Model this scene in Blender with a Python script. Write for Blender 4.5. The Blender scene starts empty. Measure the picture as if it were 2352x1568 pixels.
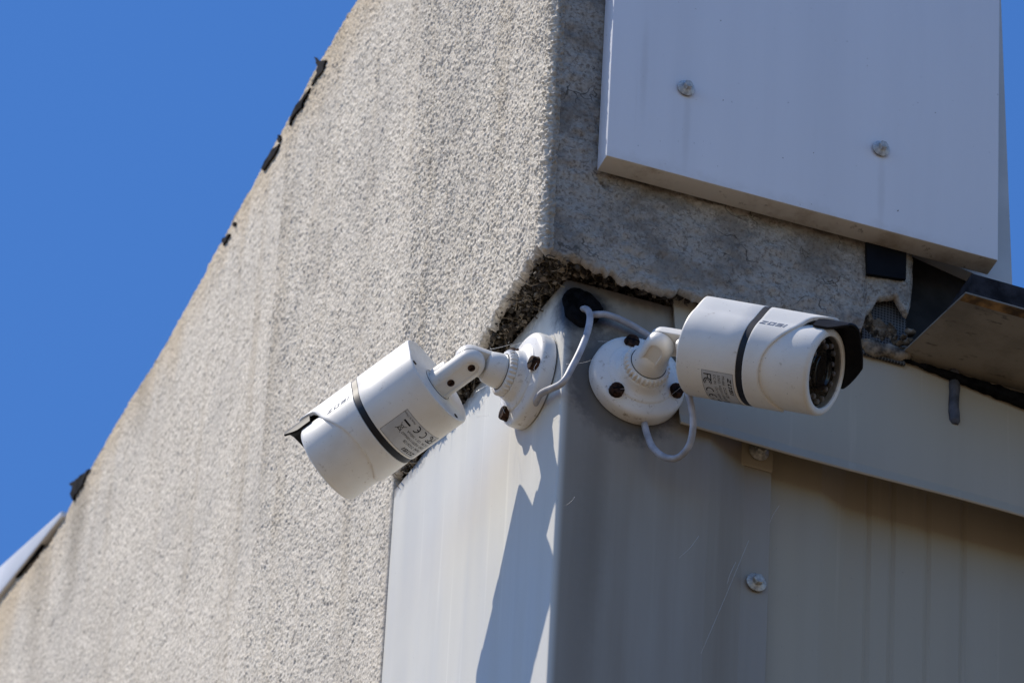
import bpy, bmesh, math, random
import numpy as np
from mathutils import Vector, Matrix

random.seed(7)
R_ = math.radians
scene = bpy.context.scene
col = scene.collection

# ------------------------------------------------------------------ camera
# picture units: the photograph at 2352 x 1568, principal point in the middle
FPX, PITCH, YAW, ROLL = 17612.0, R_(38.27), R_(19.04), R_(3.23)
PXMM = 3.23                       # pixels per millimetre at the corner
r0 = Vector((math.cos(YAW), -math.sin(YAW), 0)); fh = Vector((math.sin(YAW), math.cos(YAW), 0)); zv = Vector((0, 0, 1))
FWD = math.cos(PITCH)*fh + math.sin(PITCH)*zv
u0 = -math.sin(PITCH)*fh + math.cos(PITCH)*zv
IR = math.cos(ROLL)*r0 + math.sin(ROLL)*u0
IU = -math.sin(ROLL)*r0 + math.cos(ROLL)*u0
def ray(px, py):
    return FWD + IR*((px-1176)/FPX) - IU*((py-784)/FPX)
CAM = -ray(1300, 640)*(FPX/PXMM/1000.0)      # the top of the metal corner is at x = y = 0
CAM.z = 1.60
ZC = CAM.z + ray(1300, 640).z*(FPX/PXMM/1000.0)
def PX(px, py, axis, val):
    d = ray(px, py); i = 'xyz'.index(axis)
    return CAM + d*((val-CAM[i])/d[i])
cd = bpy.data.cameras.new('camera'); cam = bpy.data.objects.new('camera', cd); col.objects.link(cam)
m = Matrix((IR, IU, -FWD)).transposed().to_4x4(); m.translation = CAM
cam.matrix_world = m
cd.sensor_width = 36; cd.lens = FPX/2352*36; cd.clip_start = 0.1; cd.clip_end = 3000
cd.dof.use_dof = True; cd.dof.focus_distance = (PX(1590, 800, 'y', -0.07)-CAM).dot(FWD); cd.dof.aperture_fstop = 26
scene.camera = cam

# ------------------------------------------------------------------ light
SUN = Vector((1.0, -0.50, -1.90)).normalized()        # the way the light travels
EL = math.asin(-SUN.z); AZ = math.atan2(-SUN.x, -SUN.y)
w = bpy.data.worlds.new('World'); scene.world = w; w.use_nodes = True
nt = w.node_tree; nt.nodes.clear()
sky = nt.nodes.new('ShaderNodeTexSky'); sky.sky_type = 'NISHITA'; sky.sun_disc = False
sky.sun_elevation = EL; sky.sun_rotation = AZ; sky.altitude = 0; sky.air_density = 1.0; sky.dust_density = 0.0; sky.ozone_density = 8.0
bg = nt.nodes.new('ShaderNodeBackground'); bg.inputs[1].default_value = 0.15
wo = nt.nodes.new('ShaderNodeOutputWorld'); hs = nt.nodes.new('ShaderNodeHueSaturation'); hs.inputs['Hue'].default_value = 0.506; hs.inputs['Saturation'].default_value = 1.15
nt.links.new(sky.outputs[0], hs.inputs['Color']); nt.links.new(hs.outputs[0], bg.inputs[0]); nt.links.new(bg.outputs[0], wo.inputs[0])
sl = bpy.data.lights.new('sun', 'SUN'); sl.energy = 4.75; sl.angle = R_(0.53); sl.color = (1.0, 0.925, 0.81)
so = bpy.data.objects.new('sun', sl); col.objects.link(so); so.rotation_euler = SUN.to_track_quat('-Z', 'Y').to_euler(); so.location = (-3, 2, 9)
scene.view_settings.view_transform = 'Standard'; scene.view_settings.look = 'None'; scene.view_settings.gamma = 1
scene.view_settings.use_curve_mapping = False; scene.view_settings.exposure = 0.12

# ------------------------------------------------------------------ noise
def vn(x, y, seed=0):
    xi = np.floor(x).astype(np.int64); yi = np.floor(y).astype(np.int64); xf = x-xi; yf = y-yi
    def h(a, b):
        n = (a*374761393 + b*668265263 + seed*974634777) & 0xffffffff
        n = ((n ^ (n >> 13))*1274126177) & 0xffffffff
        return ((n ^ (n >> 16)) & 0xffff)/65535.0
    u = xf*xf*(3-2*xf); v = yf*yf*(3-2*yf)
    a = h(xi, yi)*(1-u)+h(xi+1, yi)*u; b = h(xi, yi+1)*(1-u)+h(xi+1, yi+1)*u
    return a*(1-v)+b*v
def fbm(x, y, seed=0, o=4):
    s = 0; a = 0.5; t = 0
    for i in range(o):
        s = s+a*vn(x*2**i+i*17.3, y*2**i-i*9.1, seed+i); t += a; a *= 0.5
    return s/t

# ------------------------------------------------------------------ materials
def S(v): return ((v/255.0+0.055)/1.055)**2.4 if v > 10 else v/255/12.92
class NT:
    def __init__(self, name):
        self.m = bpy.data.materials.new(name); self.m.use_nodes = True; self.t = self.m.node_tree
        self.b = self.t.nodes['Principled BSDF']; self.tc = self.n('ShaderNodeTexCoord')
    def n(self, t, **k):
        o = self.t.nodes.new(t)
        for a, v in k.items(): setattr(o, a, v)
        return o
    def l(self, a, b): self.t.links.new(a, b)
    def noise(self, scale, detail=4, rough=0.55, stretch=None, offs=(0, 0, 0), dist=0.0):
        mp = self.n('ShaderNodeMapping'); self.l(self.tc.outputs['Object'], mp.inputs[0]); mp.inputs['Location'].default_value = offs
        if stretch: mp.inputs['Scale'].default_value = stretch
        x = self.n('ShaderNodeTexNoise'); x.inputs['Scale'].default_value = scale; x.inputs['Detail'].default_value = detail
        x.inputs['Roughness'].default_value = rough; x.inputs['Distortion'].default_value = dist
        self.l(mp.outputs[0], x.inputs['Vector']); return x.outputs[0]
    def ramp(self, f, a, b, lo=0.0, hi=1.0):
        x = self.n('ShaderNodeMapRange'); x.interpolation_type = 'SMOOTHSTEP'
        for i, v in zip(('From Min', 'From Max', 'To Min', 'To Max'), (a, b, lo, hi)): x.inputs[i].default_value = v
        self.l(f, x.inputs['Value']); return x.outputs[0]
    def math(self, op, a, b=None):
        x = self.n('ShaderNodeMath', operation=op)
        for i, v in enumerate((a, b)):
            if v is None: continue
            if isinstance(v, (int, float)): x.inputs[i].default_value = v
            else: self.l(v, x.inputs[i])
        return x.outputs[0]
    def mix(self, f, a, b, mode='MIX'):
        x = self.n('ShaderNodeMix', data_type='RGBA', blend_type=mode)
        for i, v in ((0, f), (6, a), (7, b)):
            if isinstance(v, (int, float)): x.inputs[i].default_value = v
            elif isinstance(v, tuple): x.inputs[i].default_value = (*v, 1)
            else: self.l(v, x.inputs[i])
        return x.outputs[2]
    def near(self, p, r_in, r_out, scale=(1, 1, 1)):
        """1 inside r_in of the point p fading to 0 at r_out, edge broken up by noise"""
        mp = self.n('ShaderNodeMapping'); self.l(self.tc.outputs['Object'], mp.inputs[0])
        mp.vector_type = 'POINT'; mp.inputs['Scale'].default_value = scale
        mp.inputs['Location'].default_value = tuple(-p[i]*scale[i] for i in range(3))
        x = self.n('ShaderNodeVectorMath', operation='LENGTH'); self.l(mp.outputs[0], x.inputs[0])
        j = self.math('MULTIPLY', self.math('SUBTRACT', self.noise(140, 6, 0.65), 0.5), r_out*0.5)
        return self.ramp(self.math('ADD', x.outputs['Value'], j), r_out, r_in)
    def bump(self, h, strength, dist=0.001):
        x = self.n('ShaderNodeBump'); x.inputs['Strength'].default_value = strength; x.inputs['Distance'].default_value = dist
        self.l(h, x.inputs['Height']); self.l(x.outputs[0], self.b.inputs['Normal'])
    def done(self, c, rough=0.6, metal=0.0, spec=None):
        if isinstance(c, tuple): self.b.inputs['Base Color'].default_value = (*c, 1)
        else: self.l(c, self.b.inputs['Base Color'])
        if isinstance(rough, (int, float)): self.b.inputs['Roughness'].default_value = rough
        else: self.l(rough, self.b.inputs['Roughness'])
        self.b.inputs['Metallic'].default_value = metal
        if spec is not None: self.b.inputs['Specular IOR Level'].default_value = spec
        return self.m
M = {}
def plain(name, c, rough=0.5, metal=0.0, var=0.12, scale=60, bump=0.0, spec=None):
    t = NT(name); n = t.noise(scale, 5)
    d = tuple(x*(1-var*2) for x in c); u = tuple(min(1, x*(1+var)) for x in c)
    cc = t.mix(t.ramp(n, 0.3, 0.7), d, u)
    if bump: t.bump(t.noise(scale*8, 4), bump, 0.0006)
    M[name] = t.done(cc, rough, metal, spec); return M[name]

ZS = PX(1238, 575, 'x', -0.027).z               # underside of the stucco
TOPX = [(820, 0), (720, 168), (620, 352), (510, 556), (380, 790), (270, 968), (205, 1084), (165, 1152), (150, 1186), (120, 1240), (60, 1312), (0, 1372), (-60, 1444)]
TOPY = [(p.y, p.z) for p in (PX(a, b, 'x', -0.027) for a, b in TOPX)]
def ztop(y): return np.interp(y, [a for a, _ in TOPY], [b for _, b in TOPY])
ZTOP = TOPY[0][1]                                 # parapet top
# -- stucco, lit and shaded versions, the shade mixed into the colour
def stucco(name, shade):
    t = NT(name)
    c = t.mix(t.ramp(t.noise(430, 3), 0.34, 0.62), (0.47, 0.42, 0.345), (0.76, 0.695, 0.595))
    c = t.mix(t.math('MULTIPLY', t.ramp(t.noise(9, 5, 0.6), 0.42, 0.72), 0.55), c, (0.50, 0.46, 0.40))
    st = t.noise(9, 5, 0.6, stretch=(3.0, 3.0, 0.28))            # rain streaks running down
    c = t.mix(t.math('MULTIPLY', t.ramp(st, 0.48, 0.74), 0.42), c, (0.43, 0.36, 0.265))
    s2 = t.noise(26, 5, 0.65, stretch=(3.0, 3.0, 0.16), offs=(4, 2, 0))
    c = t.mix(t.math('MULTIPLY', t.ramp(s2, 0.56, 0.74), 0.22), c, (0.36, 0.305, 0.23))
    sx = t.n('ShaderNodeSeparateXYZ'); t.l(t.tc.outputs['Object'], sx.inputs[0])
    zz = t.math('ADD', sx.outputs[2], t.math('MULTIPLY', t.math('SUBTRACT', t.noise(14, 4, stretch=(1, 1, .4)), 0.5), 0.14))
    c = t.mix(t.ramp(zz, ZTOP-0.075, ZTOP+0.01, 0, 0.8), c, (0.56, 0.45, 0.31))  # tan weathering below the coping
    if not shade:
        c = t.mix(t.ramp(sx.outputs[0], -0.0262, -0.0215, 0, 0.60), c, (0.235, 0.20, 0.165))  # painted shade: darkens past the corner to match the shaded face
        for px, py, r, f in ((178, 1190, 0.045, 0.55), (90, 1330, 0.05, 0.35), (330, 900, 0.03, 0.3)):
            c = t.mix(t.math('MULTIPLY', t.near(PX(px, py, 'x', -0.027), 0.004, r, (1, 1, 0.35)), f), c, (0.20, 0.165, 0.12))
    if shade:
        c = t.mix(0.60, c, (0.235, 0.20, 0.165))  # whole shaded face darkened in the colour
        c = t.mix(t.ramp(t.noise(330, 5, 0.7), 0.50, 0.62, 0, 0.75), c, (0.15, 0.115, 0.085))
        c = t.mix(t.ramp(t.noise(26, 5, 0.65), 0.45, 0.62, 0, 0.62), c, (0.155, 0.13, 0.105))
        v = t.n('ShaderNodeTexVoronoi', feature='DISTANCE_TO_EDGE'); v.inputs['Scale'].default_value = 42
        mp = t.n('ShaderNodeMapping'); t.l(t.tc.outputs['Object'], mp.inputs[0])
        ad = t.n('ShaderNodeVectorMath', operation='ADD'); wn = t.n('ShaderNodeTexNoise'); wn.inputs['Scale'].default_value = 60
        sc = t.n('ShaderNodeVectorMath', operation='SCALE'); sc.inputs['Scale'].default_value = 0.03
        t.l(t.tc.outputs['Object'], wn.inputs['Vector']); t.l(wn.outputs[1], sc.inputs[0]); t.l(mp.outputs[0], ad.inputs[0]); t.l(sc.outputs[0], ad.inputs[1])
        t.l(ad.outputs[0], v.inputs['Vector'])
        crk = t.math('MULTIPLY', t.ramp(v.outputs[0], 0.03, 0.006), t.ramp(t.noise(24, 3, offs=(3, 1, 2)), 0.50, 0.58))
        c = t.mix(t.ramp(t.noise(60, 5, 0.7, offs=(7, 3, 1)), 0.56, 0.70, 0, 0.5), c, (0.46, 0.43, 0.39))
        c = t.mix(t.math('MULTIPLY', crk, 0.8), c, (0.05, 0.043, 0.036))
        zz2 = t.math('ADD', sx.outputs[2], t.math('MULTIPLY', t.math('SUBTRACT', t.noise(40, 4), 0.5), 0.06))
        c = t.mix(t.ramp(zz2, ZS+0.03, ZS-0.035, 0, 0.45), c, (0.42, 0.375, 0.315))
        t.bump(t.noise(420, 5, 0.6), 0.6, 0.0015)
    else:
        t.bump(t.noise(700, 4, 0.6), 0.5, 0.0008)
    M[name] = t.done(c, 0.93, spec=0.2)
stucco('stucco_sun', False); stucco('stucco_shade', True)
# -- crumbled underside
t = NT('crumble'); c = t.mix(t.ramp(t.noise(90, 6, 0.7), 0.40, 0.62), (0.035, 0.029, 0.023), (0.23, 0.19, 0.14))
c = t.mix(t.ramp(t.noise(260, 4, 0.6, offs=(2, 0, 0)), 0.52, 0.66), c, (0.36, 0.31, 0.24)); t.bump(t.noise(350, 5, 0.7), 1.0, 0.004)
M['crumble'] = t.done(c, 0.95, spec=0.1)
plain('fibre', (0.34, 0.28, 0.20), 0.9, var=0.3, scale=200)
plain('fibre_dark', (0.06, 0.05, 0.04), 0.9, var=0.3, scale=200)
plain('lump', (0.24, 0.205, 0.16), 0.95, var=0.4, scale=150, bump=0.8)
plain('membrane', (0.022, 0.020, 0.019), 0.8, spec=0.04, var=0.4, scale=90, bump=0.6)
# -- painted sheet metal of the corner, chalky with rain runs
HOLE = PX(1338, 706, 'y', 0.0); BASE_R = PX(1457, 884, 'y', 0.0)
def painted(name, base, stains_and_shade):
    t = NT(name)
    dk = tuple(x*0.95 for x in base)
    c = t.mix(t.ramp(t.noise(38, 4, 0.5, stretch=(1, 1, 0.035)), 0.35, 0.7), base, dk)
    c = t.mix(t.ramp(t.noise(130, 3, 0.5, stretch=(1, 1, 0.02), offs=(5, 0, 0)), 0.60, 0.72, 0, 0.6), c, tuple(min(0.9, x*1.13) for x in base))
    c = t.mix(t.ramp(t.noise(14, 5, 0.6, stretch=(1, 1, 0.12), offs=(1, 7, 0)), 0.54, 0.80, 0, 0.26), c, (0.44, 0.40, 0.32))
    c = t.mix(t.ramp(t.noise(900, 1), 0.80, 0.83), c, (0.05, 0.045, 0.04))
    if stains_and_shade:
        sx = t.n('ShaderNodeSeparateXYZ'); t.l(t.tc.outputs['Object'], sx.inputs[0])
        shade_tint = t.math('MULTIPLY', t.ramp(sx.outputs[0], 0.0015, 0.008), t.ramp(t.noise(22, 5, 0.6, stretch=(1, 1, 0.06), offs=(2, 2, 1)), 0.25, 0.75, 0.74, 0.97))
        c = t.mix(shade_tint, c, (0.255, 0.215, 0.165))  # shade painted on the face right of the fold, faintly streaked
        c = t.mix(t.math('MULTIPLY', t.near(HOLE, 0.013, 0.030), 0.96), c, (0.006, 0.006, 0.007))
        c = t.mix(t.math('MULTIPLY', t.near(Vector((0.003, 0.0, ZC-0.022)), 0.001, 0.009, (1.0, 0.9, 0.16)), 0.85), c, (0.022, 0.024, 0.032))
        c = t.mix(t.math('MULTIPLY', t.near(HOLE+Vector((-0.012, 0, 0.02)), 0.004, 0.034, (1, 1, 0.8)), 0.6), c, (0.05, 0.05, 0.06))
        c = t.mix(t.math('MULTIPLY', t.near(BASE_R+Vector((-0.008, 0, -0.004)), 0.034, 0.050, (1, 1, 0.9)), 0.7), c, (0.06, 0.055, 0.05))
        c = t.mix(t.math('MULTIPLY', t.near(BASE_R+Vector((-0.027, 0, -0.11)), 0.001, 0.024, (1.4, 1, 0.13)), 0.55), c, (0.20, 0.17, 0.13))
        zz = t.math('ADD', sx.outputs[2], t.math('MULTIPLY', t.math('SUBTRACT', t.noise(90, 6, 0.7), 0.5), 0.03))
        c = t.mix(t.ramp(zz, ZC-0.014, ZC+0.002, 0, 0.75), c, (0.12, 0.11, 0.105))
    t.bump(t.noise(20, 3, 0.4), 0.12, 0.004)
    M[name] = t.done(c, t.ramp(t.noise(40, 3, stretch=(1, 1, .1)), 0.3, 0.7, 0.42, 0.58), spec=0.3)
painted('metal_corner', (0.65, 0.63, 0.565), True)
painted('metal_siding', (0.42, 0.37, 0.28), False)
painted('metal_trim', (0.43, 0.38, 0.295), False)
# -- sign board: brushed-on white paint
t = NT('sign_paint'); c = t.mix(t.ramp(t.noise(30, 4, 0.5, stretch=(1, 1, .06)), 0.35, 0.7), (0.80, 0.815, 0.86), (0.765, 0.78, 0.825))
c = t.mix(t.ramp(t.noise(90, 5, 0.6, stretch=(1, 1, .025), offs=(3, 3, 0)), 0.62, 0.80, 0, 0.22), c, (0.5, 0.48, 0.46))
for px, py in ((1577, 290), (2024, 440), (1480, 160)):
    c = t.mix(t.math('MULTIPLY', t.near(PX(px, py, 'y', -0.042), 0.001, 0.007, (1.6, 1, 0.11)), 0.16), c, (0.38, 0.36, 0.34))
sx = t.n('ShaderNodeSeparateXYZ'); t.l(t.tc.outputs['Object'], sx.inputs[0])
zl = t.math('ADD', sx.outputs[2], t.math('MULTIPLY', t.math('SUBTRACT', t.noise(55, 6, 0.7), 0.5), 0.03))
zb_ = PX(1800, 470, 'y', -0.042).z
c = t.mix(t.ramp(zl, zb_+0.012, zb_-0.006, 0, 0.28), c, (0.45, 0.42, 0.38))
c = t.mix(t.ramp(t.noise(420, 1), 0.80, 0.82), c, (0.10, 0.08, 0.06))
t.bump(t.math('ADD', t.noise(160, 2, 0.4, stretch=(1, 1, .4)), t.math('MULTIPLY', t.noise(500, 3, stretch=(1, 1, .15)), 0.4)), 0.25, 0.0012)
M['sign_paint'] = t.done(c, 0.5, spec=0.4)
t = NT('sign_edge'); c = t.mix(t.ramp(t.noise(35, 5, 0.65), 0.45, 0.72), (0.62, 0.58, 0.51), (0.40, 0.34, 0.27))
c = t.mix(t.ramp(t.noise(120, 5, 0.7, offs=(4, 0, 0)), 0.60, 0.72, 0, 0.8), c, (0.16, 0.13, 0.10)); M['sign_edge'] = t.done(c, 0.7)
plain('board_grey', (0.56, 0.57, 0.56), 0.6, var=0.06, scale=12)
# -- security camera
def plastic(name, base, dirt=0.5):
    t = NT(name)
    c = t.mix(t.ramp(t.noise(45, 4, 0.5), 0.35, 0.7), base, tuple(x*0.93 for x in base))
    c = t.mix(t.math('MULTIPLY', t.ramp(t.noise(190, 6, 0.7, offs=(9, 2, 5)), 0.66-0.12*dirt, 0.80-0.14*dirt), dirt), c, (0.30, 0.24, 0.17))
    c = t.mix(t.ramp(t.noise(24, 5, 0.6, offs=(1, 4, 2)), 0.46, 0.74, 0, 0.30), c, (0.60, 0.53, 0.42))
    c = t.mix(t.math('MULTIPLY', t.ramp(t.noise(70, 6, 0.75, offs=(5, 1, 3)), 0.62, 0.70), dirt*0.8), c, (0.20, 0.155, 0.11))
    c = t.mix(t.ramp(t.noise(800, 1), 0.775, 0.80, 0, 0.9), c, (0.09, 0.075, 0.06))
    t.bump(t.noise(900, 2), 0.06, 0.0004)
    M[name] = t.done(c, 0.42, spec=0.45)
plastic('white_plastic', (0.80, 0.775, 0.72)); plastic('white_base', (0.80, 0.78, 0.735), 0.75)
plain('dark_band', (0.014, 0.016, 0.022), 0.45, spec=0.3, var=0.2, scale=80)
plain('visor_black', (0.014, 0.014, 0.016), 0.38, spec=0.12, var=0.2, scale=80)
plain('inner_black', (0.006, 0.006, 0.007), 0.5, spec=0.04)
plain('lens_black', (0.006, 0.006, 0.010), 0.12)
plain('led_resin', (0.45, 0.40, 0.38), 0.3, var=0.1, scale=400)
plain('rust', (0.055, 0.026, 0.015), 0.8, spec=0.15, var=0.45, scale=300, bump=0.8)
plain('rust_pale', (0.13, 0.095, 0.065), 0.6, metal=0.3, var=0.4, scale=300, bump=0.6)
plain('zinc', (0.50, 0.50, 0.47), 0.45, metal=0.35, var=0.2, scale=300, bump=0.4)
plain('zinc_painted', (0.52, 0.54, 0.54), 0.5, var=0.2, scale=300)
plain('print_black', (0.03, 0.03, 0.033), 0.6, spec=0.04)
plain('print_blue', (0.15, 0.18, 0.25), 0.6, spec=0.1)
plain('label_paper', (0.52, 0.53, 0.54), 0.4, var=0.06, scale=90)
plain('cable_grey', (0.44, 0.44, 0.47), 0.5, var=0.18, scale=70)
plain('sealant_black', (0.008, 0.008, 0.009), 0.7, spec=0.04, var=0.4, scale=120, bump=1.0)
plain('sealant_grey', (0.075, 0.075, 0.09), 0.6, var=0.3, scale=90, bump=0.5)
plain('dark_slate', (0.030, 0.028, 0.027), 0.8, spec=0.12, var=0.2, scale=40)
plain('black_plate', (0.010, 0.011, 0.014), 0.6, spec=0.04)
plain('roof_dark', (0.035, 0.035, 0.040), 0.85, spec=0.04, var=0.3, scale=70, bump=0.8)
plain('white_coping', (0.80, 0.80, 0.80), 0.4, var=0.04, scale=10)
plain('gasket', (0.03, 0.03, 0.03), 0.8, spec=0.04)
t = NT('soffit_metal'); c = t.mix(t.ramp(t.noise(30, 5, 0.6), 0.35, 0.7), (0.26, 0.235, 0.195), (0.17, 0.15, 0.12))
c = t.mix(t.ramp(t.noise(170, 5, 0.7, stretch=(.35, 1, 1), offs=(3, 0, 0)), 0.57, 0.68, 0, 0.8), c, (0.07, 0.06, 0.05)); M['soffit_metal'] = t.done(c, 0.6)
plain('soffit_rust', (0.26, 0.15, 0.055), 0.8, var=0.4, scale=80)
t = NT('mesh_screen')
br = t.n('ShaderNodeTexBrick'); br.offset = 0; br.inputs['Scale'].default_value = 1.0
for k, v in (('Mortar Size', 0.0004), ('Brick Width', 0.0024), ('Row Height', 0.0024)): br.inputs[k].default_value = v
mp = t.n('ShaderNodeMapping'); mp.inputs['Rotation'].default_value = (R_(90), 0, 0); t.l(t.tc.outputs['Object'], mp.inputs[0]); t.l(mp.outputs[0], br.inputs['Vector'])
br.inputs['Color1'].default_value = br.inputs['Color2'].default_value = (0.012, 0.012, 0.012, 1); br.inputs['Mortar'].default_value = (0.11, 0.11, 0.11, 1)
M['mesh_screen'] = t.done(br.outputs[0], 0.8)
t = NT('ground_concrete'); c = t.mix(t.ramp(t.noise(0.7, 6, 0.6), 0.3, 0.7), (0.105, 0.072, 0.038), (0.145, 0.102, 0.056)); M['ground'] = t.done(c, 0.9)
t = NT('web'); M['web'] = t.done((0.85, 0.85, 0.85), 0.3)
# glass pane: thin, mostly clear, mirror at grazing angles
g = bpy.data.materials.new('clear_pane'); g.use_nodes = True; n = g.node_tree; n.nodes.clear()
tr = n.nodes.new('ShaderNodeBsdfTransparent'); tr.inputs[0].default_value = (0.75, 0.76, 0.78, 1)
gl = n.nodes.new('ShaderNodeBsdfGlossy'); gl.inputs['Roughness'].default_value = 0.03
fr = n.nodes.new('ShaderNodeFresnel'); fr.inputs[0].default_value = 1.4; mx = n.nodes.new('ShaderNodeMixShader'); ou = n.nodes.new('ShaderNodeOutputMaterial')
n.links.new(fr.outputs[0], mx.inputs[0]); n.links.new(tr.outputs[0], mx.inputs[1]); n.links.new(gl.outputs[0], mx.inputs[2]); n.links.new(mx.outputs[0], ou.inputs[0])
M['clear_pane'] = g

# ------------------------------------------------------------------ mesh helpers
def mk(name, verts, faces, mat, sharp=35, mats=None, idx=None):
    me = bpy.data.meshes.new(name); me.from_pydata([tuple(v) for v in verts], [], faces)
    for mm in (mats or [mat]): me.materials.append(M[mm])
    if idx is not None: me.polygons.foreach_set('material_index', idx)
    me.update()
    bm = bmesh.new(); bm.from_mesh(me); bmesh.ops.recalc_face_normals(bm, faces=bm.faces); bm.to_mesh(me); bm.free()
    me.shade_smooth(); me.set_sharp_from_angle(angle=R_(sharp)); return me
def grid_mesh(name, P, mat, sharp=180):
    """P: (rows, cols, 3) array"""
    a, b, _ = P.shape; me = bpy.data.meshes.new(name)
    i = np.arange(a*b).reshape(a, b); q = np.stack([i[:-1, :-1], i[:-1, 1:], i[1:, 1:], i[1:, :-1]], -1).reshape(-1, 4)
    me.vertices.add(a*b); me.vertices.foreach_set('co', P.reshape(-1).astype(np.float32))
    me.loops.add(q.size); me.loops.foreach_set('vertex_index', q.reshape(-1).astype(np.int32))
    me.polygons.add(len(q)); me.polygons.foreach_set('loop_start', np.arange(0, q.size, 4, dtype=np.int32))
    me.update(calc_edges=True); me.materials.append(M[mat]); me.shade_smooth(); return me
def ob(name, me, parent=None, mw=None, label=None, cat=None, group=None, kind=None):
    o = bpy.data.objects.new(name, me); col.objects.link(o)
    if parent: o.parent = parent
    if mw is not None: o.matrix_local = mw
    for k, v in (('label', label), ('category', cat), ('group', group), ('kind', kind)):
        if v: o[k] = v
    return o
def box(c0, c1, bev=0.0):
    bm = bmesh.new(); bmesh.ops.create_cube(bm, size=1)
    for v in bm.verts: v.co = Vector([(c0[i]+c1[i])/2+v.co[i]*(c1[i]-c0[i]) for i in range(3)])
    if bev: bmesh.ops.bevel(bm, geom=bm.edges[:], offset=bev, segments=2, affect='EDGES', profile=0.5)
    return bm
def bm_mesh(name, bm, mat, sharp=35):
    me = bpy.data.meshes.new(name); bmesh.ops.recalc_face_normals(bm, faces=bm.faces); bm.to_mesh(me); bm.free(); me.materials.append(M[mat])
    me.shade_smooth(); me.set_sharp_from_angle(angle=R_(sharp)); return me
def lathe(prof, n=64, close=False, rf=None):
    """prof: (r, z) pairs, around Z"""
    V = []; F = []
    for k, (r, z) in enumerate(prof):
        for j in range(n):
            a = 2*math.pi*j/n; rr = r if rf is None else rf(r, z, j)
            V.append((rr*math.cos(a), rr*math.sin(a), z))
    for k in range(len(prof)-1):
        for j in range(n):
            F.append((k*n+j, k*n+(j+1) % n, (k+1)*n+(j+1) % n, (k+1)*n+j))
    F.append(tuple(range((len(prof)-1)*n, len(prof)*n)))
    if close: F.append(tuple(range(n))[::-1])
    return V, F
def tube(pts, r, n=10, sub=8):
    P = [Vector(p) for p in pts]; P = [P[0]*2-P[1]]+P+[P[-1]*2-P[-2]]; Q = []
    for i in range(1, len(P)-2):
        for k in range(sub):
            t = k/sub; a, b, c, d = P[i-1:i+3]
            Q.append(0.5*((2*b)+(c-a)*t+(2*a-5*b+4*c-d)*t*t+(3*b-a-3*c+d)*t**3))
    Q.append(P[-2]); V = []; F = []; nrm = None
    for i, q in enumerate(Q):
        tg = (Q[min(i+1, len(Q)-1)]-Q[max(i-1, 0)]).normalized()
        if nrm is None: nrm = tg.orthogonal().normalized()
        nrm = (nrm-tg*nrm.dot(tg)).normalized(); bn = tg.cross(nrm)
        rr = r(i/(len(Q)-1)) if callable(r) else r
        for j in range(n):
            a = 2*math.pi*j/n; V.append(q+(nrm*math.cos(a)+bn*math.sin(a))*rr)
    for i in range(len(Q)-1):
        for j in range(n): F.append((i*n+j, i*n+(j+1) % n, (i+1)*n+(j+1) % n, (i+1)*n+j))
    F.append(tuple(range(n))[::-1]); F.append(tuple(range((len(Q)-1)*n, len(Q)*n))); return V, F
def prism(poly, z0, z1):
    n = len(poly); V = [(x, y, z0) for x, y in poly]+[(x, y, z1) for x, y in poly]
    F = [tuple(range(n))[::-1], tuple(range(n, 2*n))]+[(i, (i+1) % n, n+(i+1) % n, n+i) for i in range(n)]
    return V, F
def frame(o, x, y, z):
    m = Matrix((x, y, z)).transposed().to_4x4(); m.translation = o; return m
def thing(name, label, cat, mw, group=None): return ob(name, None, None, mw, label, cat, group)

# ------------------------------------------------------------------ ground
P = np.array([[[x, y, 0.0] for x in (-600, -20, -4, 4, 20, 600)] for y in (-600, -20, -4, 4, 20, 600)], float)
ob('ground', grid_mesh('ground', P, 'ground'), kind='structure')

# ------------------------------------------------------------------ stucco wall (parapet on the corner)
XL, YR = -0.027, -0.020                        # faces of the stucco, metal corner edge is at 0, 0
YB = PX(900, 1140, 'x', XL).y                  # where the corner metal ends on the sunlit side
XE = PX(2097, 652, 'y', YR).x                  # broken right end of the stucco
wall = thing('stucco_wall', 'rough grey stucco parapet wall wrapping the corner above the white metal', 'wall', Matrix.Translation((0, 0, 0)))
RNG = np.random.default_rng(5)
def grain(u, v, fine):
    a = vn(u/0.0017, v/0.0017, 3)*0.42+vn((u*0.8+v*0.6)/0.0015+9, (v*0.8-u*0.6)/0.0015, 5)*0.46+vn((u*0.6-v*0.8)/0.0025, (v*0.6+u*0.8)/0.0025+4, 8)*0.36
    a = a+(RNG.random(a.shape)-0.5)*0.30*(0.4+vn(u/0.011, v/0.011, 14))
    a = a*(0.78+0.40*fbm(u/0.016+3, v/0.016, 25, 3))
    big = fbm(u/0.03, v/0.03, 21, 3)
    return (np.clip(a-0.28, 0, 1)**1.25)*fine + (big-0.5)*0.0016
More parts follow.
